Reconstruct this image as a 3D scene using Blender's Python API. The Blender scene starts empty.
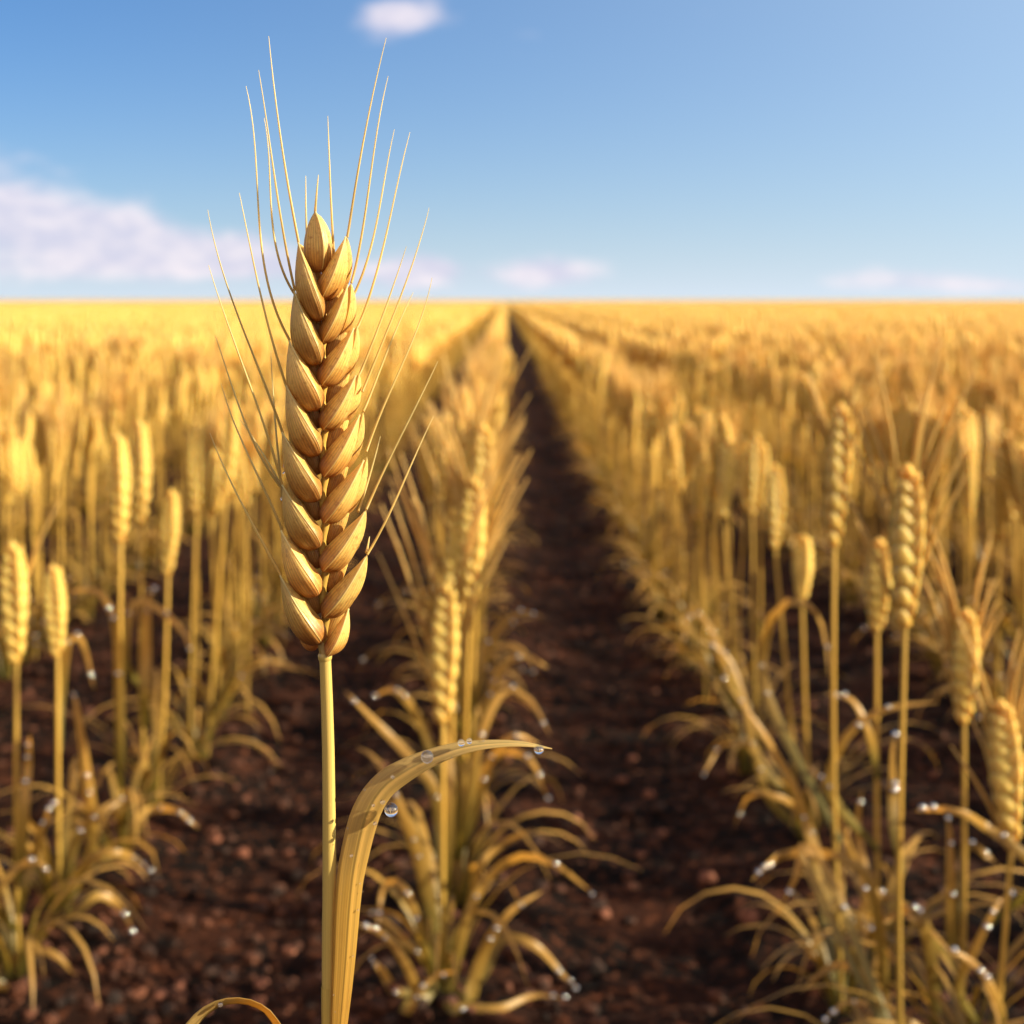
import bpy, math, random
import numpy as np
from mathutils import Vector
C = bpy.context
S = C.scene
COL = S.collection
R = math.radians
rng = np.random.default_rng(7)

# ------------------------------------------------------------------ camera
F = 1400.0                       # focal length in pixels
CX, CY = 505.0, 299.5            # vanishing point of the rows in the photograph
cd = bpy.data.cameras.new('camera'); cam = bpy.data.objects.new('camera', cd); COL.objects.link(cam)
cam.location = (0, 0, 1.0); cam.rotation_euler = (R(90), 0, 0)
cd.sensor_width = 36; cd.lens = F / 1024 * 36
cd.shift_x = (512 - CX) / 1024; cd.shift_y = (CY - 512) / 1024
cd.clip_start = 0.02; cd.clip_end = 6000
cd.dof.use_dof = True; cd.dof.focus_distance = 0.612
cd.dof.aperture_fstop = cd.lens / 5.6
S.camera = cam

# ------------------------------------------------------------------ sun, sky, exposure
SUN_EL, SUN_AZ = 23.0, 95.0      # azimuth clockwise from +Y (the viewing direction)
sd = Vector((math.sin(R(SUN_AZ)) * math.cos(R(SUN_EL)), math.cos(R(SUN_AZ)) * math.cos(R(SUN_EL)), math.sin(R(SUN_EL))))
ld = bpy.data.lights.new('sun', 'SUN'); ld.energy = 5.0; ld.angle = R(0.5); ld.color = (1, 0.87, 0.60)
lo = bpy.data.objects.new('sun', ld); COL.objects.link(lo)
lo.rotation_euler = sd.to_track_quat('Z', 'Y').to_euler(); lo.location = sd * 30
S.view_settings.view_transform = 'Standard'; S.view_settings.look = 'None'
S.view_settings.exposure = 1.41; S.view_settings.gamma = 1
cy = S.cycles
cy.max_bounces = 10; cy.diffuse_bounces = 6; cy.glossy_bounces = 3; cy.transmission_bounces = 8
cy.caustics_reflective = False; cy.caustics_refractive = True; cy.sample_clamp_indirect = 4
try:
    cy.use_denoising = True; cy.denoiser = 'OPENIMAGEDENOISE'
except Exception:
    pass

class NT:
    """short hand for building node trees"""
    def __init__(s, tree): s.t = tree; s.n = tree.nodes; s.l = tree.links
    def new(s, typ, **kw):
        n = s.n.new(typ)
        for k, v in kw.items(): setattr(n, k, v)
        return n
    def put(s, sock, v):
        if isinstance(v, bpy.types.NodeSocket): s.l.new(v, sock)
        elif isinstance(v, (tuple, list)) and len(v) == 3 and sock.type == 'RGBA': sock.default_value = (*v, 1)
        else: sock.default_value = v
    def m(s, op, a, b=0.0, c=0.0, clamp=False):
        n = s.new('ShaderNodeMath', operation=op); n.use_clamp = clamp
        for i, v in enumerate((a, b, c)): s.put(n.inputs[i], v)
        return n.outputs[0]
    def vm(s, op, a, b):
        n = s.new('ShaderNodeVectorMath', operation=op); s.put(n.inputs[0], a); s.put(n.inputs[1], b)
        return n.outputs[0]
    def sep(s, v):
        n = s.new('ShaderNodeSeparateXYZ'); s.put(n.inputs[0], v); return n.outputs
    def comb(s, x, y, z):
        n = s.new('ShaderNodeCombineXYZ')
        for i, v in enumerate((x, y, z)): s.put(n.inputs[i], v)
        return n.outputs[0]
    def mr(s, v, a, b, c=0.0, d=1.0, smooth=True):
        n = s.new('ShaderNodeMapRange'); n.interpolation_type = 'SMOOTHSTEP' if smooth else 'LINEAR'
        for i, x in enumerate((v, a, b, c, d)): s.put(n.inputs[i], x)
        return n.outputs[0]
    def noise(s, vec, scale, detail=4, rough=.55):
        n = s.new('ShaderNodeTexNoise'); s.put(n.inputs['Vector'], vec)
        n.inputs['Scale'].default_value = scale; n.inputs['Detail'].default_value = detail; n.inputs['Roughness'].default_value = rough
        return n.outputs[0]
    def mix(s, f, a, b, mode='MIX'):
        n = s.new('ShaderNodeMix', data_type='RGBA', blend_type=mode)
        s.put(n.inputs[0], f); s.put(n.inputs[6], a); s.put(n.inputs[7], b); return n.outputs[2]
    def ramp(s, f, stops):
        n = s.new('ShaderNodeValToRGB'); s.put(n.inputs[0], f); e = n.color_ramp.elements
        while len(e) < len(stops): e.new(0.5)
        for i, (p, c) in enumerate(stops): e[i].position = p; e[i].color = (*c, 1)
        return n.outputs[0]
    def bump(s, h, strength, dist):
        n = s.new('ShaderNodeBump'); s.put(n.inputs['Height'], h)
        n.inputs['Strength'].default_value = strength; n.inputs['Distance'].default_value = dist
        return n.outputs[0]

w = bpy.data.worlds.new('World'); S.world = w; w.use_nodes = True
N = NT(w.node_tree); N.n.clear()
sky = N.new('ShaderNodeTexSky', sky_type='NISHITA'); sky.sun_disc = False
sky.sun_elevation = R(SUN_EL); sky.sun_rotation = R(SUN_AZ); sky.altitude = 200; sky.air_density = 1.0; sky.dust_density = 0.8; sky.ozone_density = 3.0
tc = N.new('ShaderNodeTexCoord')
dirv = tc.outputs['Generated']
dx, dy, dz = N.sep(dirv)
az = N.m('ARCTAN2', dx, dy); el = N.m('ARCSINE', dz)
cv = N.comb(N.m('MULTIPLY', az, 1.0), N.m('MULTIPLY', el, 2.1), 0.37)
n1 = N.noise(cv, 13.0, 6, .55)
n2 = N.noise(cv, 34.0, 5, .55)
nz = N.m('ADD', N.m('MULTIPLY', n1, .72), N.m('MULTIPLY', n2, .28))
def blob(a0, e0, sa, se, amp):     # one cloud: its azimuth, elevation, half widths (radians)
    u = N.m('DIVIDE', N.m('SUBTRACT', az, a0), sa); v = N.m('DIVIDE', N.m('SUBTRACT', el, e0), se)
    r = N.m('ADD', N.m('MULTIPLY', u, u), N.m('MULTIPLY', v, v))
    return N.m('MULTIPLY', N.m('EXPONENT', N.m('MULTIPLY', r, -1.0)), amp)
cl = None
for b in ((-.345, .058, .05, .022, .95), (-.275, .047, .05, .019, 1.05), (-.20, .032, .05, .016, .95), (-.13, .020, .06, .011, .8), (-.31, .022, .10, .013, .55),
          (-.50, .075, .14, .05, .9), (-.8, .06, .2, .05, .8), (.9, .07, .2, .05, .6),
          (-.060, .021, .034, .013, 1.0), (.03, .018, .044, .012, 1.1), (.26, .012, .06, .010, .62), (.35, .008, .05, .008, .5),
          (-.076, .199, .036, .017, .80), (.015, .187, .02, .010, .25)):
    q = blob(*b); cl = q if cl is None else N.m('ADD', cl, q)
# a broken bank of cloud added unseen behind the viewer to lighten shaded sides
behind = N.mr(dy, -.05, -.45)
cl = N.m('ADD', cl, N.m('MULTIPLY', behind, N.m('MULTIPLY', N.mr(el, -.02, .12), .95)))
dens = N.mr(N.m('ADD', N.m('MULTIPLY', cl, .62), N.m('SUBTRACT', nz, .5)), .14, .58)
dens = N.m('MULTIPLY', dens, .82)
bg = N.new('ShaderNodeBackground')
skyc = N.mix(1.0, sky.outputs[0], (.10, .31, .52), 'MULTIPLY')
# wide pale glow of the air on the sun's side
dt = N.new('ShaderNodeVectorMath', operation='DOT_PRODUCT'); N.put(dt.inputs[0], dirv); dt.inputs[1].default_value = tuple(sd)
glow = N.m('MULTIPLY', N.m('POWER', N.m('ADD', N.m('MULTIPLY', dt.outputs['Value'], .5), .5), 3.0), 1.5, clamp=True)
skyc = N.mix(glow, skyc, (2.6, 3.25, 3.75))
# low haze near the horizon, as thick air gives
hz = N.m('MULTIPLY', N.m('EXPONENT', N.m('MULTIPLY', N.m('ABSOLUTE', el), -12.0)), .82)
skyc = N.mix(hz, skyc, (3.05, 3.4, 3.85))
cc = N.mix(N.mr(n2, .3, .7), (2.7, 2.6, 3.2), (3.8, 3.4, 3.6))
cc = N.mix(behind, cc, (6.4, 5.0, 3.7))  # the added cloud is bright and warm, as fill light
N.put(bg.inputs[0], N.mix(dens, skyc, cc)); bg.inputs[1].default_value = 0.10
out = N.new('ShaderNodeOutputWorld'); N.l.new(bg.outputs[0], out.inputs[0])

# ------------------------------------------------------------------ materials
def mat(name):
    m = bpy.data.materials.new(name); m.use_nodes = True
    n = NT(m.node_tree); n.n.clear(); return m, n
def finish(n, col, rough=.5, spec=.4, transl=0.0, tcol=None, nrm=None, sss=0.0):
    b = n.new('ShaderNodeBsdfPrincipled'); n.put(b.inputs['Base Color'], col)
    n.put(b.inputs['Roughness'], rough); n.put(b.inputs['Specular IOR Level'], spec)
    if nrm is not None: n.put(b.inputs['Normal'], nrm)
    if sss:
        b.inputs['Subsurface Weight'].default_value = .55 if sss > .006 else .35; b.inputs['Subsurface Radius'].default_value = (1.0, .6, .25); b.inputs['Subsurface Scale'].default_value = sss
    o = n.new('ShaderNodeOutputMaterial')
    if transl > 0:
        t = n.new('ShaderNodeBsdfTranslucent'); n.put(t.inputs[0], tcol if tcol is not None else col)
        if nrm is not None: n.put(t.inputs['Normal'], nrm)
        x = n.new('ShaderNodeMixShader'); x.inputs[0].default_value = transl
        n.l.new(b.outputs[0], x.inputs[1]); n.l.new(t.outputs[0], x.inputs[2]); n.l.new(x.outputs[0], o.inputs[0])
    else:
        n.l.new(b.outputs[0], o.inputs[0])
def co(n):
    a = n.new('ShaderNodeAttribute'); a.attribute_name = 'co'
    return n.sep(a.outputs['Vector'])          # across, along, random per blade
def plant_mat(name, stops, stri=26, stretch=2.5, rough=.45, spec=.4, transl=0.0, tgain=(1.25, 1.0, .6), bstr=.25, bdist=.0004, spots=.0, var=.25, vein=0.0, sss=0.0, ribs=0.0, flo=.58):
    m, n = mat(name); x, t, r = co(n)
    t2 = n.m('ADD', t, n.m('MULTIPLY', n.m('SUBTRACT', n.noise(n.comb(n.m('MULTIPLY', x, 3), n.m('MULTIPLY', t, 4), n.m('MULTIPLY', r, 37)), 1.0, 3), .5), .35))
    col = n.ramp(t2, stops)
    st = n.noise(n.comb(n.m('MULTIPLY', x, stri), n.m('MULTIPLY', t, stretch), n.m('MULTIPLY', r, 53)), 1.0, 4, .6)
    if ribs:
        rb_ = n.m('SINE', n.m('ADD', n.m('MULTIPLY', x, ribs), n.m('MULTIPLY', st, 3.0)))
        st = n.m('ADD', n.m('MULTIPLY', st, .75), n.m('MULTIPLY', n.m('ADD', rb_, 1.0), .125))
    k = n.mr(st, .32, .68, .76, 1.14, False)
    k = n.m('MULTIPLY', k, n.m('ADD', 1.0 - var / 2, n.m('MULTIPLY', r, var)))
    col = n.mix(1.0, col, n.comb(k, k, k), 'MULTIPLY')
    if vein:
        v_ = n.mr(n.m('ABSOLUTE', n.m('SUBTRACT', x, .5)), .015, .07, 1.0 - vein, 1.0)
        col = n.mix(1.0, col, n.comb(v_, v_, v_), 'MULTIPLY')
    # dry russet flecks, a property of the ripe plant
    fl = n.noise(n.comb(n.m('MULTIPLY', x, 5), n.m('MULTIPLY', t, 11), n.m('MULTIPLY', r, 91)), 1.3, 5, .65)
    col = n.mix(n.mr(fl, flo, flo + .2, 0, spots), col, (.26, .09, .02))
    tc_ = n.mix(1.0, col, tgain, 'MULTIPLY')
    finish(n, col, rough, spec, transl, tc_, n.bump(st, bstr, bdist) if bstr else None, sss)
    return m
M = {}
M['hull'] = plant_mat('wheat_hull', [(0, (.34, .122, .027)), (.26, (.50, .252, .058)), (.52, (.68, .46, .135)), (1, (.72, .52, .18))],
                      stri=34, stretch=1.8, rough=.38, spec=.5, transl=.25, tgain=(1.15, 1.0, .65), bstr=.9, bdist=.0004, spots=.55, flo=.50, var=.36, sss=.004, ribs=62.0)
M['ear'] = plant_mat('ripe_ear', [(0, (.47, .20, .032)), (.4, (.68, .44, .10)), (1, (.76, .54, .15))], stri=6, rough=.5, spec=.3, transl=.30, tgain=(1.15, 1.0, .65), sss=.012, bstr=0, spots=.2)
M['awn'] = plant_mat('awn_straw', [(0, (.60, .42, .13)), (.4, (.74, .60, .25)), (1, (.80, .72, .40))], stri=2, rough=.4, spec=.4, transl=.5, tgain=(1.1, 1.0, .8), bstr=0)
M['beard'] = plant_mat('ear_beard', [(0, (.58, .38, .10)), (.5, (.68, .50, .17)), (1, (.76, .60, .26))], stri=2, rough=.45, spec=.3, transl=.5, bstr=0)
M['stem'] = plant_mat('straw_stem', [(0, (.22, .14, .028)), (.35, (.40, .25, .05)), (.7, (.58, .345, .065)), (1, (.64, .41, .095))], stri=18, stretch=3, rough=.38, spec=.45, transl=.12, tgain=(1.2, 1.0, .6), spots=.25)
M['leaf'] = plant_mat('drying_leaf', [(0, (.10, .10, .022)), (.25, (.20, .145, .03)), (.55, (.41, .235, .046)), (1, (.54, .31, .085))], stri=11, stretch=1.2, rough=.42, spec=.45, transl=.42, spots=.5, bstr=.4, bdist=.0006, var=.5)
M['culm'] = plant_mat('ripe_culm', [(0, (.30, .22, .055)), (.6, (.40, .28, .07)), (1, (.46, .33, .095))], stri=26, stretch=1.2, rough=.36, spec=.45, transl=.0, spots=.25, bstr=.5, bdist=.0003)
M['flag'] = plant_mat('flag_leaf', [(0, (.50, .28, .05)), (.4, (.57, .36, .08)), (.7, (.54, .38, .14)), (1, (.64, .50, .20))], stri=22, stretch=1.0, rough=.36, spec=.5, transl=.58, tgain=(1.15, 1.0, .65), spots=.5, bstr=.5, bdist=.0003, var=.1, vein=.35)
# soil
m, n = mat('dark_soil'); M['soil'] = m
geo = n.new('ShaderNodeNewGeometry'); P = geo.outputs['Position']
a = n.noise(P, 5.0, 5, .6); b_ = n.noise(P, 46.0, 6, .65); c_ = n.noise(P, 190.0, 4, .6)
col = n.mix(n.mr(a, .42, .64), (.0042, .0028, .0026), (.026, .0088, .005))  # dark soil; reddish patches also paint in sunlight falling between the plants
col = n.mix(n.mr(b_, .48, .72), col, (.095, .031, .0145))
finish(n, col, n.mr(c_, .3, .7, .75, .98), .07, nrm=n.bump(n.m('ADD', b_, n.m('MULTIPLY', c_, .5)), .9, .012))
def clod_mat(name, c0, c1):
    m, n = mat(name); geo = n.new('ShaderNodeNewGeometry'); P = geo.outputs['Position']
    oi = n.noise(P, 22.0, 2); f = n.noise(P, 240.0, 4, .6)
    col = n.mix(n.mr(oi, .36, .64), c0, c1)
    finish(n, n.mix(n.mr(f, .35, .7), col, tuple(x * .6 for x in c0)), .8, .25, nrm=n.bump(f, .8, .004))
    return m
M['clod'] = clod_mat('crumbled_soil', (.014, .007, .0055), (.14, .046, .022))
M['red_clod'] = clod_mat('red_clod', (.14, .047, .025), (.26, .10, .06))
def dew_mat(name, rough, g):
    m, n = mat(name); M[name] = m
    b = n.new('ShaderNodeBsdfGlass'); b.inputs['Roughness'].default_value = 0.0; b.inputs['IOR'].default_value = 1.33
    c = n.new('ShaderNodeBsdfGlossy'); c.inputs['Roughness'].default_value = rough
    x = n.new('ShaderNodeMixShader'); x.inputs[0].default_value = g
    o = n.new('ShaderNodeOutputMaterial'); n.l.new(b.outputs[0], x.inputs[1]); n.l.new(c.outputs[0], x.inputs[2]); n.l.new(x.outputs[0], o.inputs[0])
dew_mat('dew', .05, .10); dew_mat('bead', .14, .68)
MATS = ['ear', 'awn', 'stem', 'leaf', 'hull', 'flag']

# ------------------------------------------------------------------ mesh helpers
def at(x, y, D):                 # the point seen at picture position x, y at a distance D along the rows
    return np.array([(x - CX) / F * D, D, 1.0 - (y - CY) / F * D])
def unit(v): return v / (np.linalg.norm(v, axis=-1, keepdims=True) + 1e-12)
class MB:
    """collects quad patches: vertices, faces, 'co' attribute, material index"""
    def __init__(s): s.V = []; s.Q = []; s.C = []; s.M = []; s.n = 0
    def grid(s, P, co, closed=False, mi=0):
        a, b = P.shape[:2]; s.V.append(P.reshape(-1, 3)); s.C.append(co.reshape(-1, 3))
        idx = np.arange(a * b).reshape(a, b) + s.n
        nx = np.roll(idx, -1, axis=1) if closed else idx[:, 1:]
        cu = idx if closed else idx[:, :-1]
        q = np.stack([cu[:-1], nx[:-1], nx[1:], cu[1:]], -1).reshape(-1, 4)
        s.Q.append(q); s.M.append(np.full(len(q), mi)); s.n += a * b
    def add(s, V, Q, Cc, Mi):
        s.V.append(V); s.Q.append(Q + s.n); s.C.append(Cc); s.M.append(Mi); s.n += len(V)
    def arr(s): return np.concatenate(s.V), np.concatenate(s.Q), np.concatenate(s.C), np.concatenate(s.M)
def mesh(name, V, Q, Cc=None, Mi=None, mats=(), smooth=True):
    me = bpy.data.meshes.new(name); nv, nq = len(V), len(Q)
    me.vertices.add(nv); me.vertices.foreach_set('co', np.ascontiguousarray(V, np.float32).ravel())
    me.loops.add(nq * 4); me.loops.foreach_set('vertex_index', np.ascontiguousarray(Q, np.int32).ravel())
    me.polygons.add(nq); me.polygons.foreach_set('loop_start', np.arange(0, nq * 4, 4, dtype=np.int32))
    for k in mats: me.materials.append(M[k])
    if Mi is not None and len(mats) > 1: me.polygons.foreach_set('material_index', np.ascontiguousarray(Mi, np.int32))
    me.update(calc_edges=True)
    me.polygons.foreach_set('use_smooth', np.full(nq, smooth))
    if Cc is not None:
        a = me.attributes.new('co', 'FLOAT_VECTOR', 'POINT'); a.data.foreach_set('vector', np.ascontiguousarray(Cc, np.float32).ravel())
    me.validate(clean_customdata=False)
    return me
def build(mb, name, mats):
    V, Q, Cc, Mi = mb.arr(); return mesh(name, V, Q, Cc, Mi, mats)
def link(name, me, parent=None, loc=None):
    o = bpy.data.objects.new(name, me); COL.objects.link(o)
    if parent is not None: o.parent = parent
    if loc is not None: o.location = loc
    return o
def tag(o, label=None, cat=None, group=None, kind=None):
    for k, v in (('label', label), ('category', cat), ('group', group), ('kind', kind)):
        if v: o[k] = v
    return o
def spline(pts, n, ease=None):   # Catmull-Rom through the points
    p = np.asarray(pts, float)
    if len(p) == 2: p = np.array([p[0], (p[0] + p[1]) / 2, p[1]])
    q = np.vstack([2 * p[0] - p[1], p, 2 * p[-1] - p[-2]])
    seg = np.linalg.norm(np.diff(p, axis=0), axis=1); cum = np.concatenate([[0], np.cumsum(seg)]); cum /= cum[-1]
    t = np.linspace(0, 1, n) if ease is None else ease(np.linspace(0, 1, n))
    i = np.clip(np.searchsorted(cum, t, side='right') - 1, 0, len(p) - 2)
    f = ((t - cum[i]) / (cum[i + 1] - cum[i] + 1e-12))[:, None]
    a, b, c, d = q[i], q[i + 1], q[i + 2], q[i + 3]
    return .5 * ((2 * b) + (c - a) * f + (2 * a - 5 * b + 4 * c - d) * f ** 2 + (3 * b - a - 3 * c + d) * f ** 3)
def tube(mb, P, rad, m=6, mi=0, rnd=0.0, t0=0.0, t1=1.0):
    P = np.asarray(P, float); n = len(P); rad = np.broadcast_to(np.asarray(rad, float), (n,))
    T = unit(np.gradient(P, axis=0))
    ref = np.array([0.0, 1, 0]) if abs(T[0][1]) < .8 else np.array([1.0, 0, 0])
    A = unit(np.cross(T, ref)); B = np.cross(T, A)
    ph = np.arange(m) / m * 2 * np.pi
    G = P[:, None] + rad[:, None, None] * (np.cos(ph)[None, :, None] * A[:, None] + np.sin(ph)[None, :, None] * B[:, None])
    cc = np.zeros((n, m, 3)); cc[..., 0] = (np.abs(np.arange(m) / m - .5) * 2)[None]; cc[..., 1] = np.linspace(t0, t1, n)[:, None]; cc[..., 2] = rnd
    mb.grid(G, cc, True, mi)
def blade(mb, P, w, side, mi=0, rnd=0.0, fold=.25, m=3, twist=0.0, thick=0.0, t0=0.0, t1=1.0):
    P = np.asarray(P, float); n = len(P); T = unit(np.gradient(P, axis=0))
    sd_ = np.broadcast_to(np.asarray(side, float), P.shape).copy()
    sd_ = unit(sd_ - T * np.sum(sd_ * T, 1, keepdims=True)); nn = np.cross(T, sd_)
    if twist:
        a = np.linspace(0, twist, n)[:, None]; sd_, nn = sd_ * np.cos(a) + nn * np.sin(a), nn * np.cos(a) - sd_ * np.sin(a)
    u = np.linspace(-1, 1, m); w = np.broadcast_to(np.asarray(w, float), (n,))
    G = P[:, None] + w[:, None, None] * .5 * (u[None, :, None] * sd_[:, None] + (np.abs(u) * fold)[None, :, None] * nn[:, None])
    cc = np.zeros((n, m, 3)); cc[..., 0] = (u * .5 + .5)[None]; cc[..., 1] = np.linspace(t0, t1, n)[:, None]; cc[..., 2] = rnd
    if thick:
        G2 = G[:, ::-1] - nn[:, None] * thick; G = np.concatenate([G, G2], 1); cc = np.concatenate([cc, cc[:, ::-1]], 1)
        mb.grid(G, cc, True, mi)
    else:
        mb.grid(G, cc, False, mi)
def kernel(mb, B, T, ridge, wl, wr, depth, k=.0, bow=0.0, n=10, mf=5, mb_=4, mi=0, rnd=0.0, back=.55, p=.65, bend=0.0, wa=.45, wb=.75, puff=0.0):
    """a keeled hull from base B to tip T; ridge = the way its keel faces, wl / wr half widths, k = keel position across"""
    B = np.asarray(B, float); T = np.asarray(T, float); ax = unit(T - B)
    nn = unit(ridge - ax * np.dot(ridge, ax)); s = np.cross(ax, nn)        # s: to the right seen along -ridge
    t = np.linspace(.004, .996, n); t = t - .06 * np.sin(2 * np.pi * t) / 1.0 * .5
    pk = (wa / (wa + wb)) ** wa * (wb / (wa + wb)) ** wb
    r = t ** wa * (1 - t) ** wb / pk
    axis = B + (T - B) * t[:, None] + np.outer(np.sin(np.pi * t) * bow, s) + np.outer(np.sin(np.pi * t) * bend, nn)
    xf = k + (1 - k) * np.linspace(0, 1, mf) ** 1.2; xr = k - (1 + k) * np.linspace(0, 1, mf)[::-1] ** 1.2
    ang = np.linspace(0, np.pi, mb_ + 2)[1:-1]
    xs = np.concatenate([xf, np.cos(ang), xr])
    kt = np.concatenate([(1 - (xf - k) / (1 - k)) ** p, -back * np.sin(ang), (1 - (k - xr) / (1 + k)) ** p])
    if puff:
        uf = (xf - k) / (1 - k); ur = (k - xr) / (1 + k)
        kt = np.concatenate([kt[:mf] + .4 * puff * np.sin(np.pi * uf), kt[mf:-mf], kt[-mf:] + puff * np.sin(np.pi * ur ** .8)])
    wx = np.where(xs > 0, wr, wl) * xs
    G = axis[:, None] + r[:, None, None] * (wx[None, :, None] * s + (kt * depth)[None, :, None] * nn)
    m = len(xs); cc = np.zeros((n, m, 3)); cc[..., 0] = (xs * .5 + .5)[None]; cc[..., 1] = t[:, None]; cc[..., 2] = rnd
    mb.grid(G, cc, False, mi)
    return axis + r[:, None] * ((wr if k > 0 else wl) * k * s + depth * nn)

# ------------------------------------------------------------------ the soil
def vnoise(x, y, seed, s):
    g = np.random.default_rng(seed).random((256, 256)); X, Y = x / s, y / s
    i, j = np.floor(X).astype(int), np.floor(Y).astype(int); f, g_ = X - i, Y - j
    f = f * f * (3 - 2 * f); g_ = g_ * g_ * (3 - 2 * g_); i %= 256; j %= 256; i1, j1 = (i + 1) % 256, (j + 1) % 256
    return (g[i, j] * (1 - f) + g[i1, j] * f) * (1 - g_) + (g[i, j1] * (1 - f) + g[i1, j1] * f) * g_ - .5
ROW0, SP = -.093, .62
def soil_z(x, y):
    fade = np.clip(14 / np.maximum(np.abs(y) + np.abs(x), 1e-3) - .3, 0, 1)
    h = .016 * np.cos((x - ROW0) / SP * 2 * np.pi)
    h = h + .030 * vnoise(x, y, 1, .31) + .022 * vnoise(x, y, 2, .10) + .014 * vnoise(x, y, 3, .043) + .008 * vnoise(x, y, 4, .019)
    return h * fade
def axis_pts(lo, hi, step, grow, far):
    v = [hi]; d = step
    while v[-1] < far: d *= grow; v.append(v[-1] + d)
    u = [lo]; d = step
    while u[-1] > -far: d *= grow; u.append(u[-1] - d)
    return np.array(u[::-1] + list(np.arange(lo + step, hi, step)) + v)
gx = axis_pts(-1.8, 2.0, .0085, 1.06, 3000.0)
yy = [1.2]; d = .009
while yy[-1] < 4000: d = max(.009, (yy[-1] - .6) * .0068); yy.append(yy[-1] + d)
yb = [1.2]; d = .012
while yb[-1] > -60: d *= 1.12; yb.append(yb[-1] - d)
gy = np.array(yb[:0:-1] + yy)
X, Y = np.meshgrid(gx, gy); Z = soil_z(X, Y)
mb = MB(); mb.grid(np.stack([X, Y, Z], -1), np.zeros(X.shape + (3,)))
V, Q, _, _ = mb.arr()
tag(link('soil_ground', mesh('soil_ground', V, Q, None, None, ('soil',))), kind='structure')

# crumbs of soil: uncountable, one object; bigger reddish clods: things
def lump(rg, nu=6, nv=5):
    th = np.arange(nu) / nu * 2 * np.pi; ph = np.linspace(-1.35, 1.35, nv)
    G = np.stack([np.cos(ph)[:, None] * np.cos(th), np.cos(ph)[:, None] * np.sin(th), np.sin(ph)[:, None] + 0 * th], -1)
    G = G * (1 + .35 * (rg.random(G.shape[:2])[..., None] - .5)) * np.array([1, .65 + .5 * rg.random(), .45 + .35 * rg.random()])
    a = rg.random() * 6.28; c, s = math.cos(a), math.sin(a)
    return G @ np.array([[c, s, 0], [-s, c, 0], [0, 0, 1.0]])
mb = MB()
for i in range(14000):
    D = 1.7 + 6.5 * rng.random() ** 1.9; x = (rng.random() * 1.15 - .62) * D * .80
    if vnoise(np.array(x), np.array(D), 8, .28) + .5 < rng.random() * .95 + .02: continue
    r = .0032 + .014 * rng.random() ** 2.6
    G = lump(rng) * r + np.array([x, D, float(soil_z(np.array(x), np.array(D))) + r * .2])
    mb.grid(G, np.zeros(G.shape), True)
V, Q, _, _ = mb.arr()
tag(link('soil_crumbs', mesh('soil_crumbs', V, Q, None, None, ('clod',), False)), kind='stuff')
def clod(x, y, r, label, group=None):
    D = F / (y - CY); px = (x - CX) / F * D
    rg = np.random.default_rng(int(x * 7 + y)); mb = MB(); G = lump(rg, 12, 9)
    G = G * (1 + .16 * (rg.random(G.shape[:2])[..., None] - .5)); mb.grid(G * r, np.zeros(G.shape), True)
    V, Q, _, _ = mb.arr(); me = mesh('soil_clod', V, Q, None, None, ('red_clod',))
    o = link('soil_clod', me, None, (px, D, float(soil_z(np.array(px), np.array(D))) + r * .3))
    tag(o, label, 'clod', group)
clod(708, 882, .016, 'pinkish red soil clod alone on dark soil left of the right wheat row')
clod(749, 925, .017, 'dull mauve clod on the dark soil, right-hand one, low in the right furrow')
clod(935, 772, .015, 'reddish clod on dark soil between the tall stems at the right edge')
for x, y in ((649, 786), (632, 750), (604, 905), (622, 772), (575, 812), (590, 830), (661, 823), (640, 856)):
    clod(x, y, .010 + .004 * rng.random(), 'sunlit rusty red clod in the furrow just right of the central wheat row', 'red clods right of the central row')
for x, y in ((242, 860), (180, 972), (262, 975), (288, 938), (160, 990), (215, 840), (288, 851), (258, 1000)):
    clod(x, y, .010 + .004 * rng.random(), 'rusty red clod in the furrow left of the sharp foreground stem', 'red clods left of the foreground stem')

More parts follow.
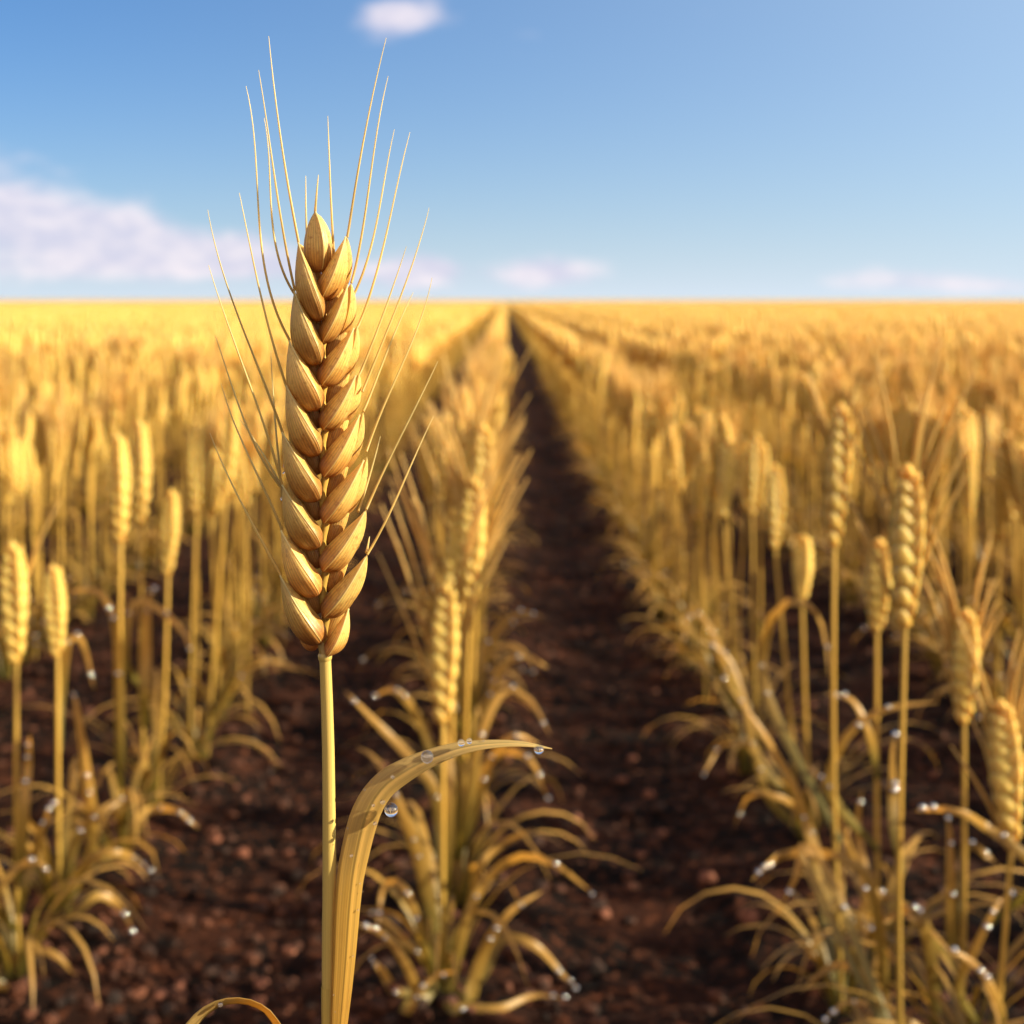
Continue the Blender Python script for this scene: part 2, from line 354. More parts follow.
# ------------------------------------------------------------------ wheat: one tiller, one ear, one leaf
def frame_of(ax):
    ax = unit(np.asarray(ax, float)); a = unit(np.cross(ax, [0, 1.0, .01])); return ax, a, np.cross(ax, a)
def ear(mb, base, top, W, rot, nn, awns, la, rg, lod=0, spread=.32, fan=False):
    W = W * 1.3
    base = np.asarray(base, float); top = np.asarray(top, float); L = np.linalg.norm(top - base)
    ax, a, b = frame_of(top - base)
    cr = rg.random()
    if lod >= 1:
        n, m = (9, 7) if lod == 1 else (4, 4)
        t = np.linspace(0, 1, n); r = W * .5 * np.clip(np.sin(np.pi * (t * .86 + .07)) ** .45, .05, 1) * (1 - .2 * t)
        tube(mb, base + np.outer(t, top - base), r, m, 0, cr)
        for i in range(awns):
            th = rg.random() * 6.283; rad = a * math.cos(th) + b * math.sin(th); z = .35 + .6 * rg.random()
            p0 = base + (top - base) * z + rad * W * .4; d = unit(ax + rad * spread * (.3 + .7 * rg.random()))
            l = la * (.6 + .5 * rg.random())
            blade(mb, [p0, p0 + d * l], [.0022, .0008], np.cross(d, rad + .01), 1, cr, 0, 2)
        return
    ang = [rot + x for x in (1.08, math.pi - 1.08, math.pi + 1.08, -1.08)]
    tube(mb, [base, (base + top) / 2, top - ax * .01], [W * .10, W * .16, W * .06], 6, 0, cr)
    for k in range(nn):
        tk = k / nn
        env = min(1, .62 + 1.1 * tk) * (1 - .42 * max(0, tk - .55) ** 1.2 / .36)
        for j, th in enumerate(ang):
            off = .5 / nn if j in (1, 2) else 0
            rad = a * math.cos(th) + b * math.sin(th) * .80
            z = tk * .9 + off * .9
            B = base + (top - base) * (z - .01) + rad * W * .03; hgt = L * 1.8 / nn * env
            T = B + ax * hgt * .95 + rad * W * .40 * env
            kernel(mb, B, T, rad * .9 + ax * -.1, W * .25 * env, W * .25 * env, W * .20 * env, .1 if j in (0, 2) else -.1, n=7, mf=3, mb_=3, mi=0, rnd=.35 * cr + .65 * rg.random(), back=.5)
            if fan:
                if j in (0, 1) or rg.random() > awns: continue
                sg = 1 if j == 2 else -1
                d = unit(ax - a * sg * (.16 + .42 * rg.random() * (1.1 - .6 * tk)) + b * rg.normal(0, .06)); l = la * (.75 + .5 * rg.random())
                tube(mb, spline([T - ax * .004, T + d * l * .5 + a * sg * .003, T + d * l], 6), np.linspace(.0030, .0011, 6), 4, 1, cr)
            elif rg.random() < awns:
                d = unit(ax + rad * spread * (.55 + .7 * rg.random()) + rg.normal(0, .05, 3)); l = la * (.6 + .55 * rg.random())
                mid = T + d * l * .5 - rad * .002
                tube(mb, spline([T - ax * .004, mid, T + d * l + ax * l * .06], 6), np.linspace(.0022, .0008, 6), 4, 1, cr)
    B = base + (top - base) * .93
    kernel(mb, B, top + ax * L * .03, a, W * .2, W * .2, W * .17, 0, n=6, mf=3, mb_=2, mi=0, rnd=rg.random())
def leaf_curve(root, az, L, lift, droop, rg, n=9):
    """an arching blade: leaves steeply, bends over and hangs"""
    d = np.array([math.cos(az), math.sin(az), 0]); e0 = lift; P = [np.asarray(root, float)]; st = L / (n - 1)
    for i in range(n - 1):
        u = i / (n - 2); e = e0 - (e0 + droop) * u ** 1.5
        P.append(P[-1] + st * (d * math.cos(e) + np.array([0, 0, 1.0]) * math.sin(e)))
        d = unit(d + rg.normal(0, .06, 3) * np.array([1, 1, 0]))
    return np.array(P)
def leaf_w(n, w): t = np.linspace(0, 1, n); return w * np.clip(.45 + 1.6 * t, 0, 1) * (1 - t ** 2.2) ** .8 + .0006
def add_leaf(mb, P, w, rg, mi=0, m=3, fold=.3, tw=None):
    P = np.asarray(P); h = P[-1] - P[0]; side = np.cross(np.array([h[0], h[1] + 1e-4, 0]), [0, 0, 1.0])
    blade(mb, P, leaf_w(len(P), w), unit(side), mi, rg.random(), fold, m, rg.normal(0, .45) if tw is None else tw)

DEW_SPOTS = []          # (point, row side) found while leaves are made
class Plant:
    """lists of parts (name, MB, materials); mi inside: ear 0, awn 1, stem 2, leaf 3"""
    def __init__(s): s.parts = []
    def part(s, name): mb = MB(); s.parts.append((name, mb)); return mb
def make_plant_parts(rg, tillers, nleaf=9, lod=0, leaves=True, fan=False, W=.036, stem_r=.0031, spread=.16):
    """tillers: list of (foot xyz, ear base xyz, ear top xyz, awn share, awn length, rot)"""
    p = Plant()
    for ft, eb, et, aw, la, rot in tillers:
        ft, eb, et = (np.asarray(q, float) for q in (ft, eb, et))
        mb = p.part('stem'); h = eb[2] - ft[2]
        mid = ft + (eb - ft) * .5 + np.array([rg.normal(0, .004), rg.normal(0, .004), 0])
        ns = 8 if lod == 0 else (4 if lod == 1 else 2)
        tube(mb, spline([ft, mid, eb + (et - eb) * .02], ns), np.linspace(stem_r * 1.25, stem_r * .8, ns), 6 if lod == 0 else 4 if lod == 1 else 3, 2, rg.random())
        mb = p.part('ear'); ear(mb, eb, et, W * (.92 + .16 * rg.random()), rot, 8, aw, la, rg, lod, .38, fan)
        if leaves and lod < 2 and rg.random() < .45:
            mb = p.part('leaf'); z = .28 + .35 * rg.random(); r0 = ft + (eb - ft) * z
            P = leaf_curve(r0, rg.random() * 6.28, .15 + .13 * rg.random(), 1.15, .5 + .7 * rg.random(), rg, 9 if lod == 0 else 5)
            add_leaf(mb, P, .010 + .004 * rg.random(), rg, 3, 3 if lod == 0 else 2)
    c0 = np.mean([np.asarray(t[0]) for t in tillers], axis=0)
    for i in range(nleaf):
        az_ = i / nleaf * 6.283 + rg.normal(0, .4)
        L = (.17 + .25 * rg.random()) if fan else (.15 + .19 * rg.random()); P = leaf_curve(c0 + np.array([math.cos(az_), math.sin(az_), 0]) * .012, az_, L, 1.42 - .25 * rg.random(), .35 + .9 * rg.random(), rg, 10 if lod == 0 else (6 if lod == 1 else 3))
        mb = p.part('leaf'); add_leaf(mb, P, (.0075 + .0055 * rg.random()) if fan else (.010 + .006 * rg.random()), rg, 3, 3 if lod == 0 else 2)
    return p
PM = ('ear', 'beard', 'stem', 'leaf')
def random_tillers(rg, n, H=.68, aw=.3):
    out_ = []
    for i in range(n):
        f = np.array([rg.normal(0, .020), rg.normal(0, .035), 0]); hh = H * (.91 + .14 * rg.random()) - (.0 if i == 0 else .045 * rg.random())
        l = .135 + .035 * rg.random(); ln = np.array([rg.normal(0, .010), rg.normal(0, .012), 0])
        eb = f + ln + np.array([0, 0, hh - l]); et = eb + np.array([ln[0] * .5 + rg.normal(0, .012), ln[1] * .5 + rg.normal(0, .012), l])
        out_.append((f, eb, et, aw, .07 + .05 * rg.random(), rg.random() * 6.28))
    return out_
def merged(p):
    mb = MB()
    for _, q in p.parts: mb.add(*q.arr())
    return mb.arr()
def realise(p, label, group, loc, as_one=False):
    if as_one:
        V, Q, Cc, Mi = merged(p); o = link('wheat_plant', mesh('wheat_plant', V, Q, Cc, Mi, PM), None, loc); return tag(o, label, 'wheat plant', group)
    root = link('wheat_plant', None, None, loc); tag(root, label, 'wheat plant', group)
    for nm, q in p.parts:
        V, Q, Cc, Mi = q.arr(); u = np.unique(Mi); lut = np.zeros(8, int); lut[u] = np.arange(len(u))
        link(nm, mesh(nm, V, Q, Cc, lut[Mi], [PM[i] for i in u]), root)
    return root

# ------------------------------------------------------------------ the sharp ear in front
HD = .62
px = HD / F                      # one photograph pixel at the ear, in metres
HX0, HZ0 = at(325, 654, HD)[0], at(325, 654, HD)[2]
root = link('wheat_plant', None, None, (at(330, 1024, HD)[0], HD, 0))
tag(root, 'sharp tall wheat plant with a plump golden ear, alone in front of the rows', 'wheat plant')
RL = np.array(root.location)
def hp(x, y, dy=0.0): return at(x, y, HD) + np.array([0, dy * px, 0]) - RL
rg = np.random.default_rng(3)
# stem
mb = MB()
P = spline([hp(325, 653), hp(327, 705), hp(328.6, 770), hp(329.6, 900), hp(330, 1024), np.array([.004, 0, .35]), np.array([0, 0, -.02])], 40)
rr = np.interp(P[:, 2], [0, .35, hp(0, 1024)[2], hp(0, 800)[2], hp(0, 654)[2]], np.array([10, 9.2, 8.2, 6.4, 5.8]) * px)
tube(mb, P[::-1], rr[::-1], 20, 0, .3, .45, 1.0)
tube(mb, [hp(325, 661), hp(325, 658.5), hp(325, 655), hp(325, 653)], np.array([5.7, 6.9, 7.1, 6.0]) * px, 20, 0, .4, .9, 1)   # collar
link('stem', build(mb, 'stem', ('culm',)), root)
# ear: the rachis, then its hulls
mb = MB()
zig = [hp(325, 655)] + [hp(323 + (2.5 if i % 2 else -1.5), 640 - i * 24, 4) for i in range(16)] + [hp(319, 262, 4)]
tube(mb, spline(zig, 60), np.interp(np.linspace(0, 1, 60), [0, .06, .9, 1], np.array([5.2, 4.4, 3.4, 2.0]) * px), 10, 0, .5, .3, .9)
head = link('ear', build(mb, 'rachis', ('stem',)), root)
K = []
for (tx, ty, bx, by) in ((301, 243, 320, 321), (297, 291, 317, 365), (292, 340, 316, 410), (289, 384, 317, 455), (285, 430, 317, 500),
                         (285, 482, 317, 547), (284, 527, 317, 594), (283, 571, 321, 641)):
    K.append(('L', tx, ty, bx, by))
for (tx, ty, bx, by) in ((347, 237, 324, 299), (351, 283, 325, 342), (357, 326, 324, 385), (359, 373, 325, 429), (363, 412, 326, 476),
                         (367, 457, 326, 522), (366, 510, 325, 570), (367, 555, 326, 616), (350, 606, 330, 653)):
    K.append(('R', tx, ty, bx, by))
K.append(('T', 316, 212, 319, 273))
FWD = np.array([0, -1.0, 0])
nL = nR = 0
for kind, tx, ty, bx, by in K:
    mb = MB(); rd = rg.random()
    if kind == 'L':
        nL += 1; wid = 12.8 if nL > 1 else 12.0; kk = (.70, .72, .74, .74, .72, .70, .58, .40)[nL - 1]
        wid *= 1 + rg.normal(0, .03)
        kp = kernel(mb, hp(bx, by, -8), hp(tx, ty, -20), FWD + np.array([.05, 0, 0]), wid * px * 1.12, wid * px * 1.16, 16 * px, kk, -3.0 * px, 38, 10, 8, 0, rd, p=.66, bend=2 * px, wa=.40, wb=1.12, puff=.26)
        kernel(mb, hp(bx - 2, by - 6, 5), hp(tx + 5, ty - 1, -6), np.array([-.75, -.6, 0]), 9 * px, 9 * px, 9 * px, .1, -3 * px, 22, 6, 6, 0, rg.random())
    elif kind == 'R':
        nR += 1; small = nR == 9; wid = 12.6 if nR > 2 else 11.5
        if small: wid = 9.5
        kk = .06 if nR < 7 else .0
        sh = 3.2 if 2 <= nR <= 6 else 0
        wid *= 1 + rg.normal(0, .03)
        kp = kernel(mb, hp(bx - 1.5, by, 1), hp(tx - sh * .6, ty + sh * .5, -11), FWD, wid * px * 1.05, (wid - sh * .6) * px * 1.1, 19 * px, kk, 3.0 * px, 38, 10, 8, 0, rd, p=.9, bend=1.5 * px, wa=.40, wb=1.05, puff=.16)
        if not small:
            kernel(mb, hp(bx + 5 + sh, by - 2, 15), hp(tx, ty, 1), np.array([.35, -.75, 0]), 10 * px, 12 * px, 9 * px, .0, 3.2 * px, 26, 7, 6, 0, rg.random(), wa=.38, wb=.85)
    else:
        kp = kernel(mb, hp(bx, by, -4), hp(tx, ty, -6), FWD + np.array([.1, 0, 0]), 14 * px, 14 * px, 13 * px, .45, .5 * px, 30, 9, 8, 0, rd, p=.6, wb=.8)
        kernel(mb, hp(bx + 3, by - 2, 3), hp(tx + 2, ty + 2, 3), FWD + np.array([.8, 0, 0]), 11 * px, 14 * px, 11 * px, .2, 1 * px, 22, 7, 6, 0, rg.random())
    tube(mb, kp[2:], np.linspace(.35, 1.0, len(kp) - 2) * px, 6, 1, rd, .3, .9)      # the pale keel line
    link('spikelet', build(mb, 'spikelet', ('hull', 'awn')), head)
    if kind != 'T':              # the matching spikelet on the far side of the ear
        mb = MB(); mx = 321.5
        kernel(mb, hp(2 * mx - bx, by, 9), hp(min(348, max(297, 2 * mx - tx)), ty + 6, 17), -FWD, 10.5 * px, 10.5 * px, 12 * px, .1, 0, 20, 7, 6, 0, rg.random())
        link('spikelet', build(mb, 'spikelet', ('hull',)), head)
AW = [  # awns as they leave the tips: picture points from base to tip, depth at base and tip (in pixels toward -camera)
 ([(301, 243), (291, 195), (280, 130), (267, 34)], -16, 10), ([(297, 291), (289, 250), (280, 195), (272, 135), (263, 74)], -14, -25),
 ([(292, 340), (284, 325), (271, 290), (260, 205), (256, 160), (246, 86)], -14, 0), ([(296, 297), (285, 283), (275, 245), (266, 178), (259, 114)], 4, 30),
 ([(289, 386), (281, 358), (269, 317), (258, 262), (245, 195)], -15, -30), ([(285, 432), (280, 408), (264, 375), (250, 345), (232, 285), (212, 211)], -14, -20),
 ([(285, 484), (278, 455), (262, 407), (240, 342), (227, 302), (216, 266)], -16, -35), ([(284, 492), (273, 478), (263, 462), (247, 435), (227, 382), (210, 336)], 2, 25),
 ([(284, 529), (275, 510), (255, 473), (237, 438), (215, 385)], -10, 30), ([(283, 492), (270, 472), (257, 455), (243, 436), (230, 421)], 6, 45),
 ([(283, 573), (270, 548), (250, 515), (232, 477), (212, 432)], -14, -10), ([(281, 500), (272, 440), (268, 380), (264, 352)], 10, 40),
 ([(347, 237), (352, 205), (362, 132), (374, 80), (384, 33)], -14, 0), ([(351, 283), (357, 255), (365, 195), (374, 130), (385, 70)], -14, 20),
 ([(349, 303), (357, 285), (366, 256), (377, 205), (384, 160), (391, 124)], 4, 30), ([(357, 328), (362, 312), (373, 280), (386, 222), (397, 170), (407, 127)], -12, -30),
 ([(362, 392), (372, 366), (385, 330), (400, 295), (414, 250), (427, 205)], -4, -25), ([(359, 375), (366, 355), (378, 325), (391, 285), (404, 245)], -12, 15),
 ([(366, 452), (373, 430), (380, 412), (396, 375), (412, 340), (422, 305), (430, 277)], -12, 25), ([(363, 412), (372, 385), (387, 348), (400, 312), (410, 292)], -12, 40),
 ([(366, 510), (373, 490), (392, 455), (412, 412), (425, 385), (436, 363)], -14, -25), ([(367, 555), (380, 532), (400, 490), (415, 455), (432, 419)], -14, -10),
 ([(358, 512), (366, 482), (372, 462), (377, 440)], 4, 20), ([(366, 553), (367, 541)], 0, 0),
 ([(307, 262), (305, 236), (304, 210), (303, 174)], 8, 20), ([(316, 213), (317, 198), (319, 175)], -6, -4), ([(334, 262), (332, 235), (330, 205), (328, 160), (326, 114)], 6, 14)]
for pts, d0, d1 in AW:
    n = 26; t = np.linspace(0, 1, n); a_ = np.array(pts, float)
    ch = np.concatenate([[0], np.cumsum(np.linalg.norm(np.diff(a_, axis=0), axis=1))]); ch /= ch[-1]
    wt = np.ones(len(ch)); wt[0] = wt[-1] = 6; dg = min(3 if len(ch) > 4 else 2, len(ch) - 1)
    Q2 = np.stack([np.polyval(np.polyfit(ch, a_[:, i], dg, w=wt), t) for i in (0, 1)], 1)
    right = pts[0][0] > 340
    if right: d0, d1 = 3, 26 + abs(d1) * .6
    P = np.array([hp(q[0], q[1], d0 + (d1 - d0) * (u ** .6 if right else u)) for q, u in zip(Q2, t)])
    mb = MB(); tube(mb, P, (1.85 * (1 - t) ** .7 + .42) * px * .60, 7, 0, rg.random(), 0, 1)
    link('awn', build(mb, 'awn', ('awn',)), head)
# flag leaf, its sheath and the curled lower leaf
mb = MB()
pts = [(335, 1120), (338, 1060), (342, 1010), (346, 960), (350, 900), (355, 860), (366, 815), (382, 789), (403, 774.5), (427, 763), (452, 755), (478, 751), (508, 750.5), (530, 753), (553, 758.5)]
dd = [-9, -9, -9, -8, -6, -4, 0, 4, 8, 12, 16, 20, 24, 27, 30]
P = spline(np.array([hp(x, y, d) for (x, y), d in zip(pts, dd)]), 60)
tt = np.linspace(0, 1, 60)
ww = np.interp(tt, [0, .12, .25, .38, .5, .58, .68, .76, .86, .95, 1], np.array([10, 14.5, 22, 27, 30, 30, 25.5, 17.5, 11, 6, 1])) * px
sx = np.interp(tt, [0, .3, .5, .7, .85, 1], [0, 0, .15, .35, .6, .8])
side = np.stack([np.cos(sx * .9), 0.35 + .6 * sx, np.zeros(60)], 1)
T = unit(np.gradient(P, axis=0)); base_side = np.cross(T, FWD)          # broad side faces the viewer near the stem, tilts further out
a = np.interp(tt, [0, .45, .7, .85, 1], [-.55, -.5, .1, .85, 1.1])[:, None]
side = base_side * np.cos(a) + np.cross(T, base_side) * -np.sin(a)
blade(mb, P, ww, side, 0, .35, .26, 9, 0, .00022); FLAGP, FLAGS, FLAGW = P, unit(side), ww
flag = link('leaf', build(mb, 'leaf', ('flag',)), root)
mb = MB()
Ps = spline([hp(329.6, 985, -.5), hp(330, 1010, -.5), hp(331, 1060, -.5), np.array([.004, 0, .45])], 14)
tube(mb, Ps[::-1], np.interp(np.linspace(0, 1, 14), [0, .7, 1], [11.0, 9.8, 8.4]) * px, 16, 0, .5, .3, .6)
link('leaf_sheath', build(mb, 'leaf_sheath', ('culm',)), root)
mb = MB()
pts = [(331, 1240), (312, 1130), (292, 1060), (272, 1018), (258, 1005), (242, 1000), (226, 1001), (212, 1007), (199, 1019), (186, 1040), (172, 1075), (160, 1120)]
P = spline(np.array([hp(x, y, -6 - i * 2.5) for i, (x, y) in enumerate((a_, b_ - 6) for a_, b_ in pts)]), 44); tt = np.linspace(0, 1, 44)
ww = np.interp(tt, [0, .3, .6, .85, 1], np.array([14, 27, 24, 14, 1])) * px
T = unit(np.gradient(P, axis=0)); bs = np.cross(T, FWD); a = np.interp(tt, [0, .4, .55, 1], [.5, .85, 1.0, .6])[:, None]
blade(mb, P, ww, bs * np.cos(a) - np.cross(T, bs) * np.sin(a), 0, .6, .3, 7, 0, .0002)
link('leaf', build(mb, 'leaf', ('flag',)), root)

# dew on the flag leaf
def drop_mesh(flat=1.0, n=20, m=24, mt='dew'):
    ph = np.linspace(-math.pi / 2 + .02, math.pi / 2 - .02, n); th = np.arange(m) / m * 2 * math.pi
    G = np.stack([np.cos(ph)[:, None] * np.cos(th), np.cos(ph)[:, None] * np.sin(th), np.sin(ph)[:, None] * np.where(ph > 0, flat, 1.0)[:, None] + 0 * th], -1)
    mb = MB(); mb.grid(G, np.zeros(G.shape), True); V, Q, _, _ = mb.arr(); return mesh('dewdrop', V, Q, None, None, (mt,))
DM = drop_mesh(); DH = drop_mesh(.75); DS = drop_mesh(.9, 9, 10, 'bead'); DS2 = drop_mesh(.9, 9, 12)
def dew(p, r, label, group=None, me=None):
    o = link('dewdrop', me or DM, None, tuple(p)); o.scale = (r, r, r); return tag(o, label, 'dewdrop', group)
def dpx(x, y, dy, r, label, me=None): dew(at(x, y, HD) + np.array([0, dy * px, 0]), r * px, label, None, me)
dpx(427, 757.5, 2, 6.3, 'large clear dewdrop on the upper bend of the sharp foreground leaf')
dpx(391.5, 808.5, -4, 6.8, 'large round dewdrop hanging from the right edge of the sharp leaf, below its bend')
dpx(539.5, 758, 27, 5.0, 'dewdrop hanging under the thin tip of the sharp foreground leaf', DH)
dpx(461, 746, 10, 3.6, 'larger of two small beads side by side on top of the sharp leaf')
dpx(469, 744.8, 12, 2.9, 'smaller of two small beads side by side on top of the sharp leaf')
dpx(376, 820, -9, 2.0, 'tiny bead on the face of the sharp leaf, below its large hanging drop')
dpx(374, 802, -9, 1.7, 'tiny bead near the left edge of the sharp leaf where it starts to bend')
dpx(393, 775, -5, 1.9, 'tiny bright bead on the sharp leaf just below the large upper drop')
dpx(353, 850, -14, 1.8, 'tiny bead low on the sharp leaf, right beside the stem')
dpx(383, 800.5, -4, 2.4, 'tiny bead touching the top of the large hanging drop of the sharp leaf')
dpx(226, 990.5, -28, 2.4, 'small bead on top of the low curled leaf at the bottom edge')
dpx(287, 464, -14, 1.9, 'tiny bead on the left side of the sharp ear, higher one of the two')
dpx(284, 497, -14, 1.7, 'tiny bead on the left side of the sharp ear, lower one of the two')

rg = np.random.default_rng(12)
for i in range(16):
    u = int(rg.integers(8, 54)); e = 1 if rg.random() < .5 else -1
    p = FLAGP[u] + FLAGS[u] * FLAGW[u] * (.5 * e * (.6 + .38 * rg.random())) + RL + np.array([0, -1.2 * px, 0])
    dew(p, (.55 + .8 * rg.random() ** 2) * px, 'fine speck of dew on the sharp foreground leaf, among many', 'fine dew specks on the sharp leaf', DS2)
for i in range(9):
    y = 440 + 70 * rg.random(); dew(at(286.5 - (y - 440) * .02 + rg.normal(0, .8), y, HD) + np.array([0, -12 * px, 0]), (.6 + .6 * rg.random()) * px, 'fine speck of dew along the left side of the sharp ear', 'fine dew specks on the sharp ear', DS2)

# ------------------------------------------------------------------ near plants, each as the photograph shows it
# (label, foot x, distance, [(ear base px), (ear top px), awn share, awn length], [leaf polylines (distance, width px, points)], number of other leaves)
NEAR = [
 ('blurred wheat plant with a plump awned ear, nearest the left picture edge', -.715, 2.04, [((17, 662), (15, 543), .45, .09)],
   [(2.04, 10, [(8, 1000), (0, 969), (34, 952), (57, 956), (79, 981)]), (2.0, 9, [(-20, 1040), (0, 1016), (17, 999), (37, 1002)]),
    (2.02, 10, [(24, 888), (34, 855), (50, 808), (64, 798)]), (1.98, 10, [(-6, 900), (20, 865), (40, 863), (52, 876)]), (2.02, 12, [(20, 860), (24, 800), (28, 762), (30, 735)])], 5),
 ('blurred wheat plant with a slim awnless ear, second from the left picture edge', -.70, 2.25, [((58, 655), (54, 566), .0, .05)],
   [(2.25, 10, [(67, 880), (77, 838), (101, 811), (128, 798), (141, 799)]), (2.2, 10, [(76, 875), (97, 855), (120, 853), (134, 858), (151, 872)]),
    (2.2, 9, [(72, 915), (97, 895), (118, 905), (133, 930)]), (2.3, 9, [(60, 700), (68, 640), (78, 636), (86, 655), (94, 689)]), (2.25, 9, [(50, 900), (45, 860), (40, 835), (20, 822)])], 5),
 ('blurred wheat plant with the tallest slim ear left of the foreground ear', -.70, 2.45, [((121, 541), (117, 436), .0, .05)],
   [(2.4, 10, [(120, 760), (117, 640), (108, 605), (94, 590), (66, 592)]), (2.4, 10, [(125, 855), (140, 818), (155, 808), (178, 811), (198, 828)]), (2.4, 12, [(95, 880), (90, 800), (75, 700), (70, 690)])], 5),
 ('blurred wheat plant with paired slim ears between the tallest left ear and the foreground ear', -.69, 2.75, [((143, 523), (138, 422), .0, .05), ((168, 575), (171, 492), .0, .05)],
   [(2.7, 9, [(125, 660), (134, 602), (162, 611), (184, 633), (190, 650)]), (2.7, 12, [(144, 700), (146, 650), (148, 600), (155, 590)])], 7),
 ('blurred wheat plant with a slim ear close left of the foreground awns', -.70, 3.0, [((197, 512), (196, 427), .0, .05), ((226, 500), (232, 404), .0, .05)], [], 9),
 ('blurred awned wheat plant right behind the foreground leaf, front of the central row', -.10, 1.98, [((443, 722), (447, 585), .95, .15)],
   [(1.98, 10, [(442, 1024), (467, 920), (492, 874), (524, 856), (557, 866), (592, 893)]), (1.96, 14, [(463, 1018), (483, 956), (508, 915), (543, 891)]),
    (2.0, 10, [(480, 980), (500, 940), (533, 944), (561, 973), (576, 1006)]), (1.93, 10, [(450, 1040), (467, 1024), (500, 1012), (533, 1012), (565, 1022)]),
    (1.96, 11, [(428, 1030), (410, 973), (385, 936), (356, 924)]), (1.93, 9, [(405, 1030), (415, 1000), (434, 977), (459, 971)]),
    (2.02, 14, [(434, 930), (418, 854), (397, 800), (377, 760), (356, 747)]), (2.05, 12, [(440, 830), (434, 788), (410, 757), (385, 731), (344, 690)]),
    (1.99, 9, [(428, 950), (405, 890), (385, 885), (377, 928)]), (2.05, 11, [(468, 920), (479, 870), (500, 846), (533, 829)]), (2.0, 9, [(435, 965), (410, 945), (385, 920), (365, 912)]),
    (2.0, 11, [(445, 900), (450, 800), (447, 740), (430, 690)]), (1.97, 13, [(400, 1040), (396, 1000), (385, 975), (372, 960)])], 3),
 ('blurred awned wheat plant second in the central row, ear above the front one', -.085, 2.3, [((452, 640), (458, 512), .9, .14), ((470, 600), (474, 480), .8, .12)],
   [(2.3, 10, [(455, 850), (470, 790), (500, 752), (530, 760), (548, 800)]), (2.3, 10, [(470, 830), (490, 760), (515, 735), (540, 745)]), (2.25, 10, [(465, 830), (480, 740), (505, 690), (530, 700), (550, 735)]),
    (2.3, 10, [(440, 780), (420, 720), (395, 690), (375, 695)])], 6),
 ('blurred wheat plant third in the central row, ear top level with the field behind', -.09, 2.65, [((464, 560), (468, 440), .85, .13), ((478, 540), (484, 425), .6, .12)],
   [(2.6, 10, [(475, 700), (490, 640), (520, 612), (545, 618)]), (2.6, 10, [(480, 730), (500, 670), (525, 655), (548, 668)])], 8),
 ('blurred short awned wheat plant at the right edge, ear lowest of all', .535, 1.62, [((1012, 848), (1008, 708), .8, .075)],
   [(1.6, 11, [(1040, 880), (1010, 843), (992, 831), (966, 814), (942, 809), (912, 811)]), (1.6, 12, [(1003, 1020), (989, 982), (972, 962), (945, 947)]),
    (1.62, 10, [(960, 990), (976, 949), (996, 908), (1011, 892)])], 3),
 ('blurred awned wheat plant second from the right edge, ear lower than its neighbours', .57, 1.8, [((964, 722), (968, 612), .9, .085)],
   [(1.75, 15, [(939, 1040), (935, 985), (929, 935), (916, 908), (890, 897), (865, 887)]), (1.75, 9, [(925, 925), (912, 908), (890, 918), (871, 930)]), (1.8, 15, [(955, 960), (952, 880), (950, 830), (944, 812)]),
    (1.85, 9, [(965, 850), (975, 846), (990, 858), (1000, 866)])], 4),
 ('blurred tall wheat plant with a thick long-awned ear in the right row', .45, 1.58, [((905, 626), (909, 468), .95, .105)],
   [(1.75, 11, [(888, 1024), (882, 940), (872, 885), (855, 862), (808, 850), (781, 856), (752, 880)]), (1.75, 9, [(800, 850), (825, 866), (843, 898), (853, 945)]), (1.75, 10, [(815, 846), (795, 880), (777, 915)]),
    (1.6, 13, [(896, 830), (894, 790), (893, 755), (895, 733)]), (1.72, 11, [(890, 1020), (873, 982), (855, 969), (831, 966), (801, 992)]), (1.68, 10, [(925, 1040), (905, 1020), (882, 1006), (848, 1001), (825, 1018)])], 5),
 ('blurred wheat plant with a small thin ear tucked left of the thick long-awned one', .56, 2.05, [((877, 630), (879, 540), .3, .05)],
   [(2.0, 11, [(831, 790), (845, 740), (868, 718), (895, 707), (939, 702)]), (2.0, 10, [(872, 740), (860, 710), (848, 697), (826, 693)]), (2.0, 13, [(880, 960), (870, 900), (858, 830), (862, 790)])], 5),
 ('blurred wheat plant with the tallest awned ear of the right row, stem straight', .47, 1.95, [((834, 546), (840, 405), .6, .09)],
   [(2.1, 11, [(766, 692), (770, 624), (785, 602), (810, 605), (824, 630), (829, 677)]), (2.2, 12, [(824, 880), (800, 800), (780, 760), (758, 725), (724, 680)]), (2.1, 10, [(868, 900), (850, 850), (828, 787), (808, 765)]),
    (2.2, 10, [(811, 841), (795, 806), (781, 798), (751, 794), (734, 828)])], 6),
 ('blurred wheat plant with a small low ear left of the tallest right-row ear', .58, 2.55, [((802, 601), (805, 537), .0, .05), ((775, 548), (776, 466), .0, .05)],
   [(2.5, 9, [(770, 800), (755, 750), (738, 742), (720, 747), (704, 774)]), (2.5, 9, [(760, 760), (745, 700), (728, 655), (700, 640)])], 7),
 ('blurred wheat plant with two level slim ears in the right row', .535, 2.95, [((752, 515), (755, 434), .0, .05), ((724, 517), (730, 441), .0, .05)], [(2.9, 9, [(735, 690), (715, 640), (700, 615), (680, 620)])], 9),
]
n_near = 0
NEARPOS = []
